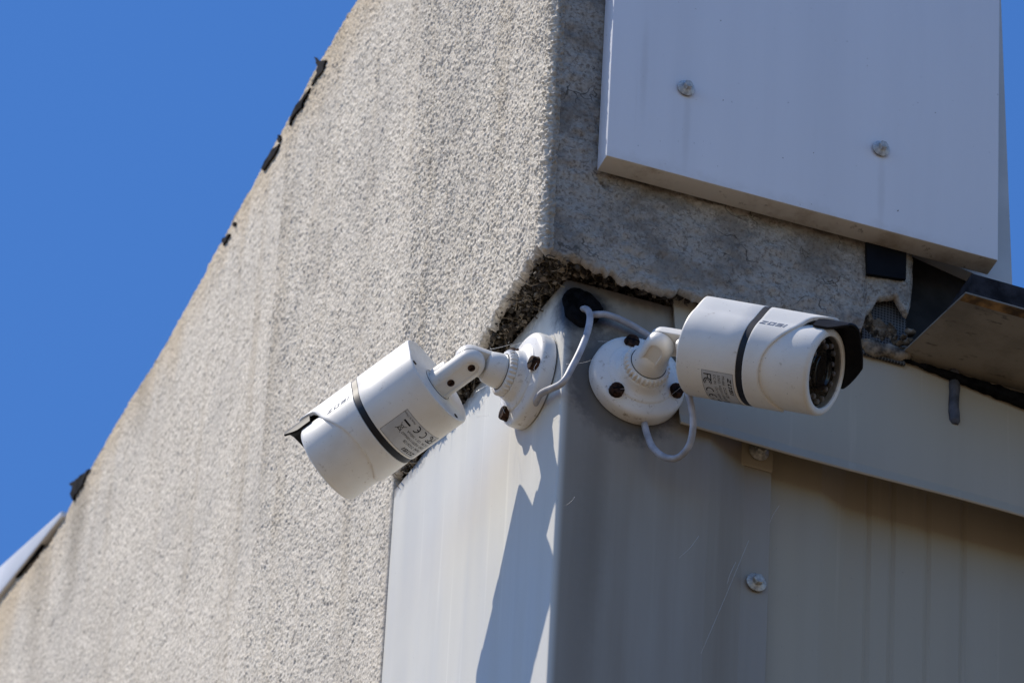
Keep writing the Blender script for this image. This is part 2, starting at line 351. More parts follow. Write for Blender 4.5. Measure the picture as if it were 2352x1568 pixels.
# part A, wrapped round the corner, above the metal
def build_A():
    du = 0.00072; rc = 0.005; L1 = YB-(YR+rc); La = rc*math.pi/2; L2 = 0.0035
    nu = int((L1+La+L2)/du); U = np.linspace(0, L1+La+L2, nu); nv = int(0.575/0.00072)
    px = np.where(U < L1, XL, 0.); py = np.where(U < L1, YB-U, 0.); nx = np.where(U < L1, -1., 0.); ny = np.zeros(nu)
    ang = np.clip((U-L1)/rc, 0, math.pi/2); arc = (U >= L1) & (U < L1+La)
    px = np.where(arc, XL+rc-rc*np.cos(ang), px); py = np.where(arc, YR+rc-rc*np.sin(ang), py)
    nx = np.where(arc, -np.cos(ang), nx); ny = np.where(arc, -np.sin(ang), ny)
    fl = U >= L1+La; px = np.where(fl, XL+rc+(U-L1-La), px); py = np.where(fl, YR, py); nx = np.where(fl, 0., nx); ny = np.where(fl, -1., ny)
    zb = ZS+0.002+(fbm(U/0.02, U*0+3, 31, 4)-0.5)*0.020+(vn(U/0.0035, U*0, 33)-0.5)*0.006
    T = np.linspace(0, 1, nv)[:, None]; Z = zb[None]+(ZTOP-zb[None])*T
    Ug = np.broadcast_to(U[None], Z.shape)
    d = grain(Ug, Z, 0.0027); edge = np.exp(-((Ug-L1-La/2)/0.012)**2); d = d*(1+1.0*edge)
    d = d-0.006*np.clip(1-(Z-zb[None])/0.004, 0, 1)**2              # rounded broken lower lip
    P = np.stack([px[None]+nx[None]*d, py[None]+ny[None]*d, Z], -1)
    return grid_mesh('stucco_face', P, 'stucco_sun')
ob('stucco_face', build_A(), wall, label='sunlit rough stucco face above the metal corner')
def build_B(y0, y1, z0, step):
    ny = int((y1-y0)/step); nz = int((ZTOP-z0)/step); Y = np.linspace(y0, y1, ny)[None]; T = np.linspace(0, 1, nz)[:, None]
    zt = ztop(Y)+(fbm(Y/0.03, Y*0+8, 41, 4)-0.5)*0.006
    Z = z0+(zt-z0)*T; Yg = np.broadcast_to(Y, Z.shape)
    d = grain(Yg, Z, 0.0022)
    if y0 < YB+0.01: d = d*np.clip((Yg-y0)/0.004, 0.2, 1)-0.006*np.clip(1-(Yg-y0)/0.0016, 0, 1)**2
    P = np.stack([XL+0.0006-d, Yg, Z], -1); return grid_mesh('stucco_face', P, 'stucco_sun')
ob('stucco_face', build_B(YB, YB+0.34, ZS-0.24, 0.0009), wall)
ob('stucco_face', build_B(YB+0.34, 1.45, ZS-0.05, 0.0014), wall)
ob('stucco_face', build_B(1.45, 3.2, 0.0, 0.02), wall)
def lowB(y0, y1, zt):
    P = np.array([[[XL, y, z] for y in np.linspace(y0, y1, 12)] for z in np.linspace(0, zt, 12)]); return grid_mesh('stucco_face', P, 'stucco_sun')
ob('stucco_face', lowB(YB, YB+0.34, ZS-0.24), wall); ob('stucco_face', lowB(YB+0.34, 1.45, ZS-0.05), wall)
# shaded face
def build_R():
    bl = [(1246, 570), (1266, 580), (1325, 608), (1383, 620), (1413, 633), (1457, 655), (1501, 667), (1545, 668), (1606, 692), (1700, 712), (1850, 745), (1920, 765), (1983, 752),
          (1990, 722), (2010, 700), (2034, 688), (2056, 690), (2070, 704), (2080, 724), (2088, 728), (2093, 690), (2097, 652)]
    q = [PX(a, b, 'y', YR) for a, b in bl]
    step = 0.0017; X = np.linspace(XL+0.0045, XE, int((XE-XL)/step)); zb = np.interp(X, [p.x for p in q], [p.z for p in q])
    zb = zb+(fbm(X/0.012, X*0, 51, 5)-0.45)*0.016+(vn(X/0.003, X*0, 58)-0.5)*0.004; nv = int(0.57/step); T = np.linspace(0, 1, nv)[:, None]
    Z = zb[None]+(ZTOP-zb[None])*T; Xg = np.broadcast_to(X[None], Z.shape)
    d = (fbm(Xg/0.006, Z/0.006, 61, 4)-0.5)*0.0046+(fbm(Xg/0.035, Z/0.035, 62, 3)-0.5)*0.004
    d = d-0.004*np.clip(1-(Z-zb[None])/0.0022, 0, 1)**2-0.002*np.clip(1-(XE-Xg)/0.006, 0, 1)
    # the hole broken out below the board corner and its crack
    hp = PX(1387, 420, 'y', YR); hh = np.hypot((Xg-hp.x-(Z-hp.z)*-0.5)/0.0035, (Z-hp.z)/0.006); d = d-0.007*np.clip(1.2-hh, 0, 1)
    P = np.stack([Xg, YR-d, Z], -1)
    fold = [np.stack([X, YR+0.0045+0*X+k*0.001, zb+0.0015*k], -1)[None] for k in (3, 1.5, 0)]
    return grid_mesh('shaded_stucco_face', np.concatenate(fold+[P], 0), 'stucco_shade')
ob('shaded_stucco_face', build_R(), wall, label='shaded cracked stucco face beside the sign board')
ob('core', bm_mesh('core', box((XL+0.006, YR+0.012, ZS+0.022), (XE-0.004, 0.16, ZTOP-0.004)), 'crumble'), wall)
ob('core', bm_mesh('core', box((XL+0.006, 0.161, ZS+0.022), (0.16, 3.2, ZS+0.35)), 'crumble'), wall)
ob('core', bm_mesh('core', box((0.03, 0.06, 0.0), (3.2, 3.2, ZS+0.021)), 'crumble'), wall)
# crumbled underside between stucco and metal
def under():
    xs = np.linspace(XL+0.003, XE-0.01, 240); ys = np.linspace(YR+0.0042, YB+0.006, 300); X, Y = np.meshgrid(xs, ys)
    e = np.minimum(np.minimum(X-xs[0], Y-ys[0]), ys[-1]-Y)
    z = ZS+0.012-(fbm(X/0.012, Y/0.012, 71, 4)-0.45)*0.022-(vn(X/0.003, Y/0.003, 77)-0.5)*0.005+0.012*np.clip(1-e/0.006, 0, 1)
    return grid_mesh('crumbled_underside', np.stack([X, Y, z], -1), 'crumble')
ob('crumbled_underside', under(), wall, label='dark crumbling underside of the stucco')
# loose lumps and fibres hanging from it
def debris():
    V = []; F = []; I = []
    bm = bmesh.new(); bmesh.ops.create_icosphere(bm, subdivisions=1, radius=1); base = [v.co.copy() for v in bm.verts]; bf = [tuple(v.index for v in f.verts) for f in bm.faces]; bm.free()
    def spot():
        if random.random() < 0.72:
            return Vector((random.uniform(XL+0.002, 0.004), random.uniform(YR, YB-0.01), ZS+random.uniform(-0.006, 0.008)))
        return Vector((random.uniform(XL, 0.17), random.uniform(YR+0.007, 0.0), ZS+random.uniform(-0.004, 0.008)))
    for k in range(1500):
        p = spot(); s = random.choice((0.0006, 0.0008, 0.0010, 0.0013, 0.0017, 0.0024)); o = len(V)
        rot = Matrix.Rotation(random.random()*6, 3, Vector((random.random()-.5, random.random()-.5, 1)))
        for b in base:
            q = rot @ Vector((b.x*1.3, b.y, b.z*0.8)); V.append(p+q*s*random.uniform(0.35, 1.5))
        F += [tuple(o+i for i in f) for f in bf]; I += [0 if random.random() < 0.42 else 2]*len(bf)
    for k in range(330):
        p = spot(); d = Vector((random.gauss(0, 1)-0.3, random.gauss(0, 1.0), random.gauss(-0.3, 0.6))).normalized(); L = random.uniform(0.006, 0.018)
        w = Vector((random.gauss(0, 1), random.gauss(0, 1), random.gauss(0, 1)))*0.0022
        v, f = tube([p-d*L/2, p+w, p+d*L/2+w*0.5], random.choice((0.00022, 0.0003, 0.00045)), 4, 4); o = len(V)
        V += v; F += [tuple(o+i for i in g) for g in f]; I += [1 if random.random() < 0.6 else 2]*len(f)
    return mk('loose_crumbs', V, F, None, 25, mats=['lump', 'fibre', 'fibre_dark'], idx=I)
ob('loose_crumbs', debris(), wall, kind='stuff', label='loose straw fibres and mortar crumbs along the broken edge')
# expanded-metal screen showing through the broken corner
a = PX(1980, 690, 'y', -0.009); b = PX(2094, 820, 'y', -0.009)
ob('screen', bm_mesh('screen', box((a.x, -0.0105, b.z-0.01), (XE-0.001, -0.0085, a.z+0.03)), 'mesh_screen'), wall, label='dark wire screen showing through the broken stucco')
def ledge():
    V = []; F = []; bm = bmesh.new(); bmesh.ops.create_icosphere(bm, subdivisions=2, radius=1); base = [v.co.copy() for v in bm.verts]; bf = [tuple(v.index for v in f.verts) for f in bm.faces]; bm.free()
    for px, py, s in ((2010, 800, .008), (2030, 806, .0065), (2046, 808, .008), (2066, 814, .006), (2080, 806, .004), (2089, 786, .003), (2091, 765, .0028), (2062, 790, .0022), (2074, 776, .0016), (2080, 790, .002), (1996, 795, .006), (2054, 780, .0014)):
        p = PX(px, py, 'y', -0.011); o = len(V)
        for b in base:
            nn = vn(np.array([b.x*3+px]), np.array([b.y*3+b.z*2+py]), 5)[0]
            V.append(p+Vector((b.x*s*1.5, b.y*0.005, b.z*s*0.8))*(0.6+0.7*nn))
        F += [tuple(o+i for i in f) for f in bf]
    return mk('mortar_ledge', V, F, 'lump', 70)
ob('mortar_ledge', ledge(), wall)

# roofing felt that pokes over the parapet edge
def felt():
    V = []; F = []
    def flap(pts, x0=XL-0.002, th=0.003):
        rg = []
        for k, (a, b) in enumerate(pts):
            c, d = pts[(k+1) % len(pts)]
            for f in (0, 0.35, 0.7): rg.append((a+(c-a)*f+random.uniform(-1.6, 1.6), b+(d-b)*f+random.uniform(-1.6, 1.6)))
        q = [PX(a, b, 'x', x0) for a, b in rg]; n = len(q); o = len(V)
        V.extend(q); V.extend([p+Vector((th, 0, 0)) for p in q])
        F.append(tuple(o+i for i in range(n))); F.append(tuple(o+n+i for i in range(n))[::-1])
        F.extend([(o+i, o+(i+1) % n, o+n+(i+1) % n, o+n+i) for i in range(n)])
    flap([(722, 132), (731, 142), (748, 138), (742, 160), (726, 182), (712, 196), (726, 168), (729, 152)])
    flap([(712, 202), (700, 222), (690, 246), (676, 262), (662, 288), (668, 268), (674, 250), (690, 228)])
    flap([(640, 330), (632, 350), (618, 372), (604, 392), (600, 388), (612, 362), (624, 344)])
    flap([(526, 536), (520, 548), (512, 563), (508, 552), (516, 544)])
    flap([(205, 1076), (196, 1092), (190, 1112), (176, 1130), (166, 1148), (160, 1132), (164, 1116), (158, 1110), (170, 1104), (182, 1092), (194, 1084)])
    flap([(96, 1248), (84, 1270), (60, 1296), (40, 1318), (0, 1362), (-6, 1350), (30, 1308), (60, 1276)])
    for a, b, r in ((640, 318, 5), (536, 514, 3)):
        flap([(a+r*math.cos(k*1.05)*random.uniform(0.5, 1.3), b+r*1.6*math.sin(k*1.05)*random.uniform(0.5, 1.3)) for k in range(6)])
    # strip lying on the coping, mostly hidden from below
    o = len(V); n = 160
    for i in range(n):
        y = 0.0+3.0*i/(n-1); j = (vn(np.array([y*30]), np.array([2.0]), 3)[0]-0.6)*0.006
        zt = float(ztop(y))-0.006; V.extend([Vector((XL+0.006+j*0.3, y, zt+0.001+j)), Vector((0.2, y, zt+0.001)), Vector((XL+0.006+j*0.3, y, zt+0.003+j)), Vector((0.2, y, zt+0.003))])
    for i in range(n-1):
        a = o+4*i
        for p, q in ((0, 1), (1, 3), (3, 2), (2, 0)): F.append((a+p, a+q, a+4+q, a+4+p))
    return mk('roofing_felt', V, F, 'membrane')
ob('roofing_felt', felt(), label='torn black roofing felt along the sunlit parapet top against the sky', cat='roofing')
# white coping further along
q0 = PX(152, 1176, 'x', XL); q1 = PX(0, 1312, 'x', XL)
def coping():
    V = []; F = []; ys = [q0.y, q1.y, q1.y+0.3, q1.y+1.6]; n = 5
    for y in ys:
        zh = q0.z+(q1.z-q0.z)*min(1.6, (y-q0.y)/(q1.y-q0.y)); zl = min(float(ztop(y))-0.002, zh-0.004)
        V += [(XL-0.004, y, zl), (XL-0.005, y, zl+0.002), (XL-0.004, y, zh), (0.2, y, zh+0.002), (0.2, y, zl)]
    for k in range(len(ys)-1):
        for i in range(n): F.append((k*n+i, k*n+(i+1) % n, (k+1)*n+(i+1) % n, (k+1)*n+i))
    F.append(tuple(range(n))); F.append(tuple(range((len(ys)-1)*n, len(ys)*n))[::-1])
    return mk('metal_coping', V, F, 'white_coping')
ob('metal_coping', coping(), label='smooth white metal coping strip on the far stucco parapet', cat='coping')

# ------------------------------------------------------------------ metal corner flashing
XF1 = PX(1632, 1050, 'y', 0.0).x; XF2 = PX(1706, 1200, 'y', 0.018).x; XF3 = PX(1769, 1200, 'y', 0.018).x
XLM, YLM = XL+0.0012, YB+0.012
def extrude_profile(name, prof, z0, ztops, mat, thick=0.0009, nz=40, wob=0.0):
    """open sheet profile (x, y) with thickness, from z0 up to ztop(s)"""
    P = np.array(prof, float); n = len(P)
    tn = np.gradient(P, axis=0); tn /= np.linalg.norm(tn, axis=1)[:, None]; nr = np.stack([-tn[:, 1], tn[:, 0]], -1)
    s = np.concatenate([[0], np.cumsum(np.linalg.norm(np.diff(P, axis=0), axis=1))])
    zt = np.array(ztops if hasattr(ztops, '__len__') else [ztops]*n, float)
    T = np.linspace(0, 1, nz)[:, None]; Z = z0+(zt[None]-z0)*T
    dd = (fbm(s[None]/0.09+0*Z, Z/0.35, 81, 3)-0.5)*wob
    A = np.stack([P[None, :, 0]+nr[None, :, 0]*dd, P[None, :, 1]+nr[None, :, 1]*dd, Z], -1)
    B = np.stack([P[None, :, 0]+nr[None, :, 0]*(dd+thick), P[None, :, 1]+nr[None, :, 1]*(dd+thick), Z], -1)
    G = np.concatenate([A, B[:, ::-1], A[:, :1]], 1)
    V = list(map(tuple, G.reshape(-1, 3))); a, b, _ = G.shape
    F = [(i*b+j, i*b+j+1, (i+1)*b+j+1, (i+1)*b+j) for i in range(a-1) for j in range(b-1)]
    F += [((a-1)*b+j, (a-1)*b+j+1, (a-1)*b+2*n-2-j, (a-1)*b+2*n-1-j) for j in range(n-1)]
    return mk(name, V, F, mat, 25)
ZCM = ZC
prof = [(XLM, YLM)]
for k in range(1, 14): prof.append((XLM*(1-k/14)-0.0002, YLM*(1-k/14)))
rc = 0.0028
prof.append((0.0-0.0003, rc*1.6))
for k in range(0, 7):
    a = math.pi+k/6*math.pi/2; prof.append((rc+rc*math.cos(a), rc+rc*math.sin(a)))
for k in range(1, 12): prof.append((rc+(XF1-rc)*k/12, 0.0))
prof += [(XF1-0.001, 0.0), (XF1, 0.0004), (XF1+0.001, 0.0012), (XF2-0.001, 0.0172), (XF2, 0.0179), (XF2+0.001, 0.018), (XF3-0.0015, 0.018), (XF3, 0.0182), (XF3+0.0004, 0.0225)]
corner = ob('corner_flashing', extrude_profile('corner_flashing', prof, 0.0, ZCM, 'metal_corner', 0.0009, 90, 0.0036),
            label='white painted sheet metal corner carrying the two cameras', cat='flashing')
# main siding
XR0 = XF3-0.012; XE2 = 2.4
YS = 0.024; YD = 0.034
sp = [(XR0, YS)]
xr = PX(1886, 1300, 'y', YS).x; xr2 = PX(1942, 1300, 'y', YD).x
sp += [(xr-0.002, YS), (xr, YS+0.0005), (xr2-0.003, YD-0.0005), (xr2, YD)]
for k, px in enumerate((1992, 2048, 2130, 2212)):
    x = PX(px, 1300, 'y', YD).x; sp += [(x-0.003, YD), (x-0.001, YD+0.001), (x, YD+0.0015), (x+0.001, YD+0.001), (x+0.003, YD)]
x = sp[-1][0]+0.06
while x < XE2:
    sp += [(x, YD), (x+0.018, 0.008), (x+0.045, 0.008), (x+0.063, YD)]
    for dx in (0.11, 0.15): sp += [(x+dx-0.003, YD), (x+dx, YD+0.002), (x+dx+0.003, YD)]
    x += 0.21
ZTR = PX(1990, 795, 'y', -0.006).z             # top of the trim band
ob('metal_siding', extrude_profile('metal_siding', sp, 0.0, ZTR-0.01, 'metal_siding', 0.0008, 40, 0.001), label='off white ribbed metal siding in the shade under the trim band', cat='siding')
# trim band over the siding
tl0 = PX(1546, 682, 'y', -0.006); tl1 = PX(1561, 966, 'y', -0.006); tr = PX(2352, 1200, 'y', -0.006); ZTB = (tl1.z+tr.z)/2
def trim():
    prof = [(0.012, ZTR+0.0), (-0.005, ZTR+0.0005), (-0.006, ZTR-0.001)]
    for k in range(1, 12): prof.append((-0.006-0.0008*math.sin(k/12*3.1), ZTR+(ZTB-ZTR)*k/12))
    prof += [(-0.0062, ZTB+0.009), (-0.0074, ZTB+0.006), (-0.0082, ZTB+0.001), (-0.0075, ZTB), (-0.0062, ZTB+0.0004), (-0.0058, ZTB+0.004), (-0.0048, ZTB+0.03), (-0.0045, ZTR-0.004)]
    V = []; F = []; n = len(prof); xs = [0]+list(np.linspace(0.05, 2.4, 60))
    for i, x in enumerate(xs):
        for y, z in prof:
            f = (z-ZTB)/(ZTR-ZTB); xx = (tl1.x+(tl0.x-tl1.x)*f) if i == 0 else x+tl1.x
            V.append((xx, y+0.0011*math.sin(xx*23+z*11), z))
    for i in range(len(xs)-1):
        for j in range(n-1): F.append((i*n+j, i*n+j+1, (i+1)*n+j+1, (i+1)*n+j))
    return mk('trim_band', V, F, 'metal_trim', 30)
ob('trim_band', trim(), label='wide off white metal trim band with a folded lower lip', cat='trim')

# ------------------------------------------------------------------ screws
def hexhead(name, r, h, mat, slot=False):
    bm = bmesh.new()
    V, F = lathe([(r*1.0, 0), (r, h*0.85), (r*0.86, h)], 6); me = mk(name, V, F, mat, 20); bm.free(); return me
def screw_at(parent, pos, nrm, wr, hr, mat, up=zv, gasket=True, scale=1.0):
    x = up.cross(nrm).normalized(); y = nrm.cross(x); ang = random.uniform(0, 1)
    mw = frame(pos, x*math.cos(ang)+y*math.sin(ang), -x*math.sin(ang)+y*math.cos(ang), nrm)
    root = ob('screw', SCR[(wr, mat)], parent, mw)
    ob('hex_head', SCR[('h', hr, mat)], root, Matrix.Translation((0, 0, 0.0026)))
    ob('gasket', SCR[('g', wr)], root, Matrix.Translation((0, 0, -0.0014)))
    return root
SCR = {}
for wr, hr, mat in ((0.0066, 0.0034, 'zinc_painted'), (0.0075, 0.0042, 'zinc')):
    V, F = lathe([(wr, 0), (wr, 0.0008), (wr*0.9, 0.0014), (wr*0.62, 0.0022), (wr*0.55, 0.0028)], 28); SCR[(wr, mat)] = mk('screw', V, F, mat)
    SCR[('h', hr, mat)] = hexhead('hex_head', hr, 0.0036, mat)
    V, F = lathe([(wr*0.86, 0), (wr*0.9, 0.0015)], 24); SCR[('g', wr)] = mk('gasket', V, F, 'gasket')
NR = Vector((0, -1, 0))
screw_at(corner, PX(1735, 1340, 'y', 0.018)+Vector((0, -0.0016, 0)), NR, 0.0075, 0.0042, 'zinc')
k0 = PX(1698, 1010, 'y', 0.0165); k1 = PX(1774, 1084, 'y', 0.0165)
ob('clip_plate', bm_mesh('clip_plate', box((k0.x, 0.0160, k1.z), (k1.x, 0.0176, ZTR-0.02), 0.0003), 'metal_siding'), corner)
screw_at(corner, PX(1741, 1040, 'y', 0.016)+Vector((0, -0.0016, 0)), NR, 0.0075, 0.0042, 'zinc')

# ------------------------------------------------------------------ sign board
YF = YR-0.022
f0 = PX(1393, 357, 'y', YF); f1 = PX(2293, 598, 'y', YF); ZB = f0.z; ZB1 = f1.z
def board():
    bm = bmesh.new(); zt = ZB+0.62; yb = YR-0.003
    c = [(f0.x, ZB), (f1.x, ZB1), (f1.x, zt), (f0.x, zt)]
    vs = [bm.verts.new((x, YF, z)) for x, z in c]+[bm.verts.new((x, yb, z)) for x, z in c]
    bm.faces.new(vs[:4]); bm.faces.new(vs[4:][::-1])
    for i in range(4): bm.faces.new((vs[i], vs[4+i], vs[4+(i+1) % 4], vs[(i+1) % 4]))
    bmesh.ops.recalc_face_normals(bm, faces=bm.faces)
    bmesh.ops.bevel(bm, geom=bm.edges[:], offset=0.0011, segments=2, affect='EDGES', profile=0.5)
    me = bm_mesh('sign_board', bm, 'sign_paint'); me.materials.append(M['sign_edge'])
    for p in me.polygons:
        if p.normal.z < -0.8: p.material_index = 1
    return me
sign = ob('sign_board', board(), label='large blank white sign board bolted over the shaded stucco', cat='sign board')
for px, py in ((1574, 206), (2022, 345)): screw_at(sign, PX(px, py, 'y', YF)+Vector((0, -0.0016, 0)), NR, 0.0066, 0.0034, 'zinc_painted')
# grey board behind it
yb0 = YR-0.0025+0.012
g1 = PX(2325, 655, 'y', yb0); g0 = PX(2299, 0, 'y', yb0); g2 = PX(2262, 640, 'y', yb0)
V = [(g2.x-0.10, yb0, g2.z+0.02), (g2.x, yb0, g2.z), (g1.x, yb0, g1.z), (g0.x+(g0.x-g1.x)*0.9, yb0, g0.z+(g0.z-g1.z)*0.9), (g2.x-0.10, yb0, g0.z+(g0.z-g1.z)*0.9)]
n = len(V); V = V+[(x, y+0.014, z) for x, y, z in V]
me = mk('backing_board', V, [tuple(range(n)), tuple(range(n, 2*n))[::-1]]+[(i, (i+1) % n, n+(i+1) % n, n+i) for i in range(n)], 'board_grey')
ob('backing_board', me, label='thin grey backing board edge showing behind the white sign board', cat='board')
# black tab under the board
b0 = PX(1990, 562, 'y', YR-0.004); b1 = PX(2081, 641, 'y', YR-0.004); b2 = PX(1992, 628, 'y', YR-0.004)
V = [(b0.x, YR-0.004, ZB+0.01), (b1.x, YR-0.004, ZB+0.01), (b1.x, YR-0.004, b1.z), (b2.x, YR-0.004, b2.z)]
V = V+[(x, y+0.003, z) for x, y, z in V]
ob('black_plate', mk('black_plate', V, [(0, 1, 2, 3), (7, 6, 5, 4)]+[(i, (i+1) % 4, 4+(i+1) % 4, 4+i) for i in range(4)], 'black_plate'), label='flat black plate hanging below the sign board', cat='plate')

# ------------------------------------------------------------------ eave at the right
s0 = PX(2064, 820, 'y', -0.008); ZSO = s0.z+0.001
s1 = PX(2218, 673, 'z', ZSO); YO = s1.y
def slab(name, z0, z1, mat, inset=0.0):
    V, F = prism([(s0.x+inset, -0.0075), (s1.x+inset, YO+inset), (2.4, YO+inset), (2.4, -0.0075)], z0, z1); return mk(name, V, F, mat)
eave = ob('eave_soffit', slab('eave_soffit', ZSO, ZSO+0.0012, 'soffit_metal'), label='brown stained metal eave soffit with a diagonally cut end', cat='soffit')
ob('rusty_edge', mk('rusty_edge', *prism([(s1.x-(s1.x-s0.x)*0.009/(abs(YO)-0.0075)+0.001, YO+0.009), (s1.x+0.0005, YO+0.0005), (2.4, YO+0.0005), (2.4, YO+0.006)], ZSO-0.0005, ZSO-0.0001), 'soffit_rust'), eave, label='rusty outer edge')
zr = PX(2325, 656, 'y', YO+0.004).z
ob('roof_edge', mk('roof_edge', *prism([(s1.x+0.006, -0.0075), (s1.x+0.006, YO+0.003), (2.4, YO+0.003), (2.4, -0.0075)], ZSO+0.0014, max(zr, ZSO+0.010)), 'roof_dark'), label='dark roof edge lying on the brown eave soffit', cat='roof')
zv1 = PX(2180, 590, 'y', 0.0).z; zr2 = max(zr, ZSO+0.010)+0.05
V = [(XE-0.012, ZTR+0.001), (XE+0.5, ZTR+0.001), (XE+0.5, zr2), (g1.x-0.004, zr2), (g1.x-0.012, zv1), (XE-0.012, zv1)]; n = len(V)
V = [(x, 0.0, z) for x, z in V]+[(x, 0.006, z) for x, z in V]
ob('slate_flashing', mk('slate_flashing', V, [tuple(range(n)), tuple(range(n, 2*n))[::-1]]+[(i, (i+1) % n, n+(i+1) % n, n+i) for i in range(n)], 'dark_slate'), label='dark slate coloured flashing between broken stucco and eave', cat='flashing')
# sealant
pts = [PX(2066+k*36, 822+k*36*0.285+k*2.2, 'y', -0.010) for k in range(10)]
V, F = tube(pts, lambda t: 0.0014+0.0052*t+0.0016*(float(vn(np.array([t*23]), np.array([1.5]), 4)[0])-0.5), 10, 8); ob('sealant_bead', mk('sealant_bead', V, F, 'sealant_black'), label='black sealant filling the gap between trim band and eave', cat='sealant')
pts = [PX(2190, 852, 'y', -0.0075), PX(2192, 890, 'y', -0.0075), PX(2190, 935, 'y', -0.0075), PX(2193, 975, 'y', -0.0075)]
V, F = tube(pts, lambda t: (0.0042+0.0014*(float(vn(np.array([t*9]), np.array([3.5]), 4)[0])-0.5))*min(1, (1-t)*9+0.35)**0.6, 12, 12); ob('sealant_smear', mk('sealant_smear', V, F, 'sealant_grey'), label='short grey vertical bead of sealant on the trim band', cat='sealant')
# hole seal with cables
V = []; F = []; rings = ((0.0, -0.003), (0.005, -0.0028), (0.0095, -0.0026), (0.013, -0.0015), (0.0155, 0.0012))
for r, dy in rings:
    for j in range(28):
        a = j/28*6.2832; rr = r*(1+0.07*math.sin(a*3+1)+0.04*math.sin(a*7)); V.append(HOLE+Vector((rr*math.cos(a), dy-0.0006*math.sin(a*5+r*900), rr*1.15*math.sin(a))))
for i in range(len(rings)-1):
    for j in range(28): F.append((i*28+j, i*28+(j+1) % 28, (i+1)*28+(j+1) % 28, (i+1)*28+j))
ob('hole_sealant', mk('hole_sealant', V, F, 'sealant_black'), label='black sealant around the cable hole at the corner top', cat='sealant')

# ------------------------------------------------------------------ security cameras: shared meshes
MM = 0.001
def fs(x): return x if x <= 52 else 52+(x-52)*0.90
def keel(deg):
    d = abs((deg+180) % 360-180)
    if d < 13: return 6.0-0.3*(d/13)**2
    if d > 40: return 0.0
    t = (d-13)/27; return 5.7*(1-t)**1.8*(1+0.4*t)
NP = 120
def cyl(rows, cap0=True, cap1=False, n=NP):
    """rows: list of (s(deg), r(deg)); local X forward, Z up, angle 0 at top growing to the right"""
    V = []; F = []
    for s, r in rows:
        for j in range(n):
            d = 360*j/n; a = R_(d); ss = fs(s(d) if callable(s) else s); rr = r(d) if callable(r) else r
            V.append((ss*MM, -rr*math.sin(a)*MM, rr*math.cos(a)*MM))
    for k in range(len(rows)-1):
        for j in range(n): F.append((k*n+j, k*n+(j+1) % n, (k+1)*n+(j+1) % n, (k+1)*n+j))
    if cap0: F.append(tuple(range(n))[::-1])
    if cap1: F.append(tuple(range((len(rows)-1)*n, len(rows)*n)))
    return V, F
RR = 32.5
def rp(off): return lambda d: RR+keel(d)+off
def rin(k): return lambda d: (RR+keel(d)-3)*k
SC = [(0, 106), (9, 105.5), (13, 101), (17, 92), (23, 88.5), (31, 86.5), (40, 84), (50, 81.5), (67, 75.5), (81, 70.5), (94, 67.5), (112, 66), (130, 66.5), (145, 69), (158, 73), (170, 77), (180, 78)]
def scut(d):
    d = abs((d+180) % 360-180); return float(np.interp(d, [a for a, _ in SC], [b for _, b in SC]))
ME = {}
V, F = cyl([(0.9, rin(0.0)), (0.9, rin(0.5)), (0.9, rin(1.0)), (0.2, rp(-1.9)), (0.0, rp(-1.2)), (0.25, rp(-0.5)), (0.9, rp(-0.12)), (1.8, rp(0))]+[(s, rp(0)) for s in (12, 24, 36, 46.2)]+[(46.7, rp(-0.15)), (46.9, rp(-0.6)), (46.9, rp(-4))], False, True)
ME['rear_shell'] = mk('rear_shell', V, F, 'white_plastic', 40)
V, F = cyl([(46.7, rp(-4)), (46.9, rp(-0.7)), (47.2, rp(-0.35)), (51.6, rp(-0.35)), (51.9, rp(-0.7)), (52.2, rp(-4))], True, True); ME['band'] = mk('band', V, F, 'dark_band', 40)
rows = [(52.0, rp(-4)), (52.0, rp(-0.5)), (52.3, rp(-0.1))]
for k in range(0, 15): rows.append(((lambda t: (lambda d: 52.8+(scut(d)-0.6-52.8)*t))(k/14), rp(0)))
rows += [((lambda d: scut(d)-0.1), rp(-0.25)), ((lambda d: scut(d)), rp(-0.8)), ((lambda d: scut(d)-0.1), rp(-2.4))]
V, F = cyl(rows, False, False); ME['front_shell'] = mk('front_shell', V, F, 'white_plastic', 40)
RT = 30.9
V, F = cyl([(52.5, RT), (70, RT), (90, RT), (103.5, RT), (105.2, RT-0.35), (106.4, RT-1.3), (107, RT-2.6), (107, 26.2), (106.7, 25.6), (106, 25.3), (100, 25.0)], True, False); ME['lens_tube'] = mk('lens_tube', V, F, 'white_plastic', 30)
V, F = cyl([(100.02, 25.2), (100.02, 12), (100.02, 0.0)], False, False); ME['led_board'] = mk('led_board', V, F, 'inner_black')
V, F = cyl([(105.2, 25.4), (105.2, 12), (105.2, 0.0)], False, False, 64); ME['glass'] = mk('glass', V, F, 'clear_pane')
V, F = cyl([(100.1, 14.8), (101.2, 14.7), (101.6, 13.9), (104.3, 13.5), (104.7, 12.8), (104.6, 11.2), (103.6, 10.2), (103.3, 7.5), (103.9, 4.5), (104.2, 2), (104.25, 0.0)], False, False, 48); ME['lens'] = mk('lens', V, F, 'lens_black', 40)
V, F = lathe([(2.1*MM, 0), (2.1*MM, 1.6*MM), (1.7*MM, 2.5*MM), (0.9*MM, 3.0*MM), (0.0, 3.1*MM)], 10); ME['led'] = mk('led', V, F, 'led_resin', 50)
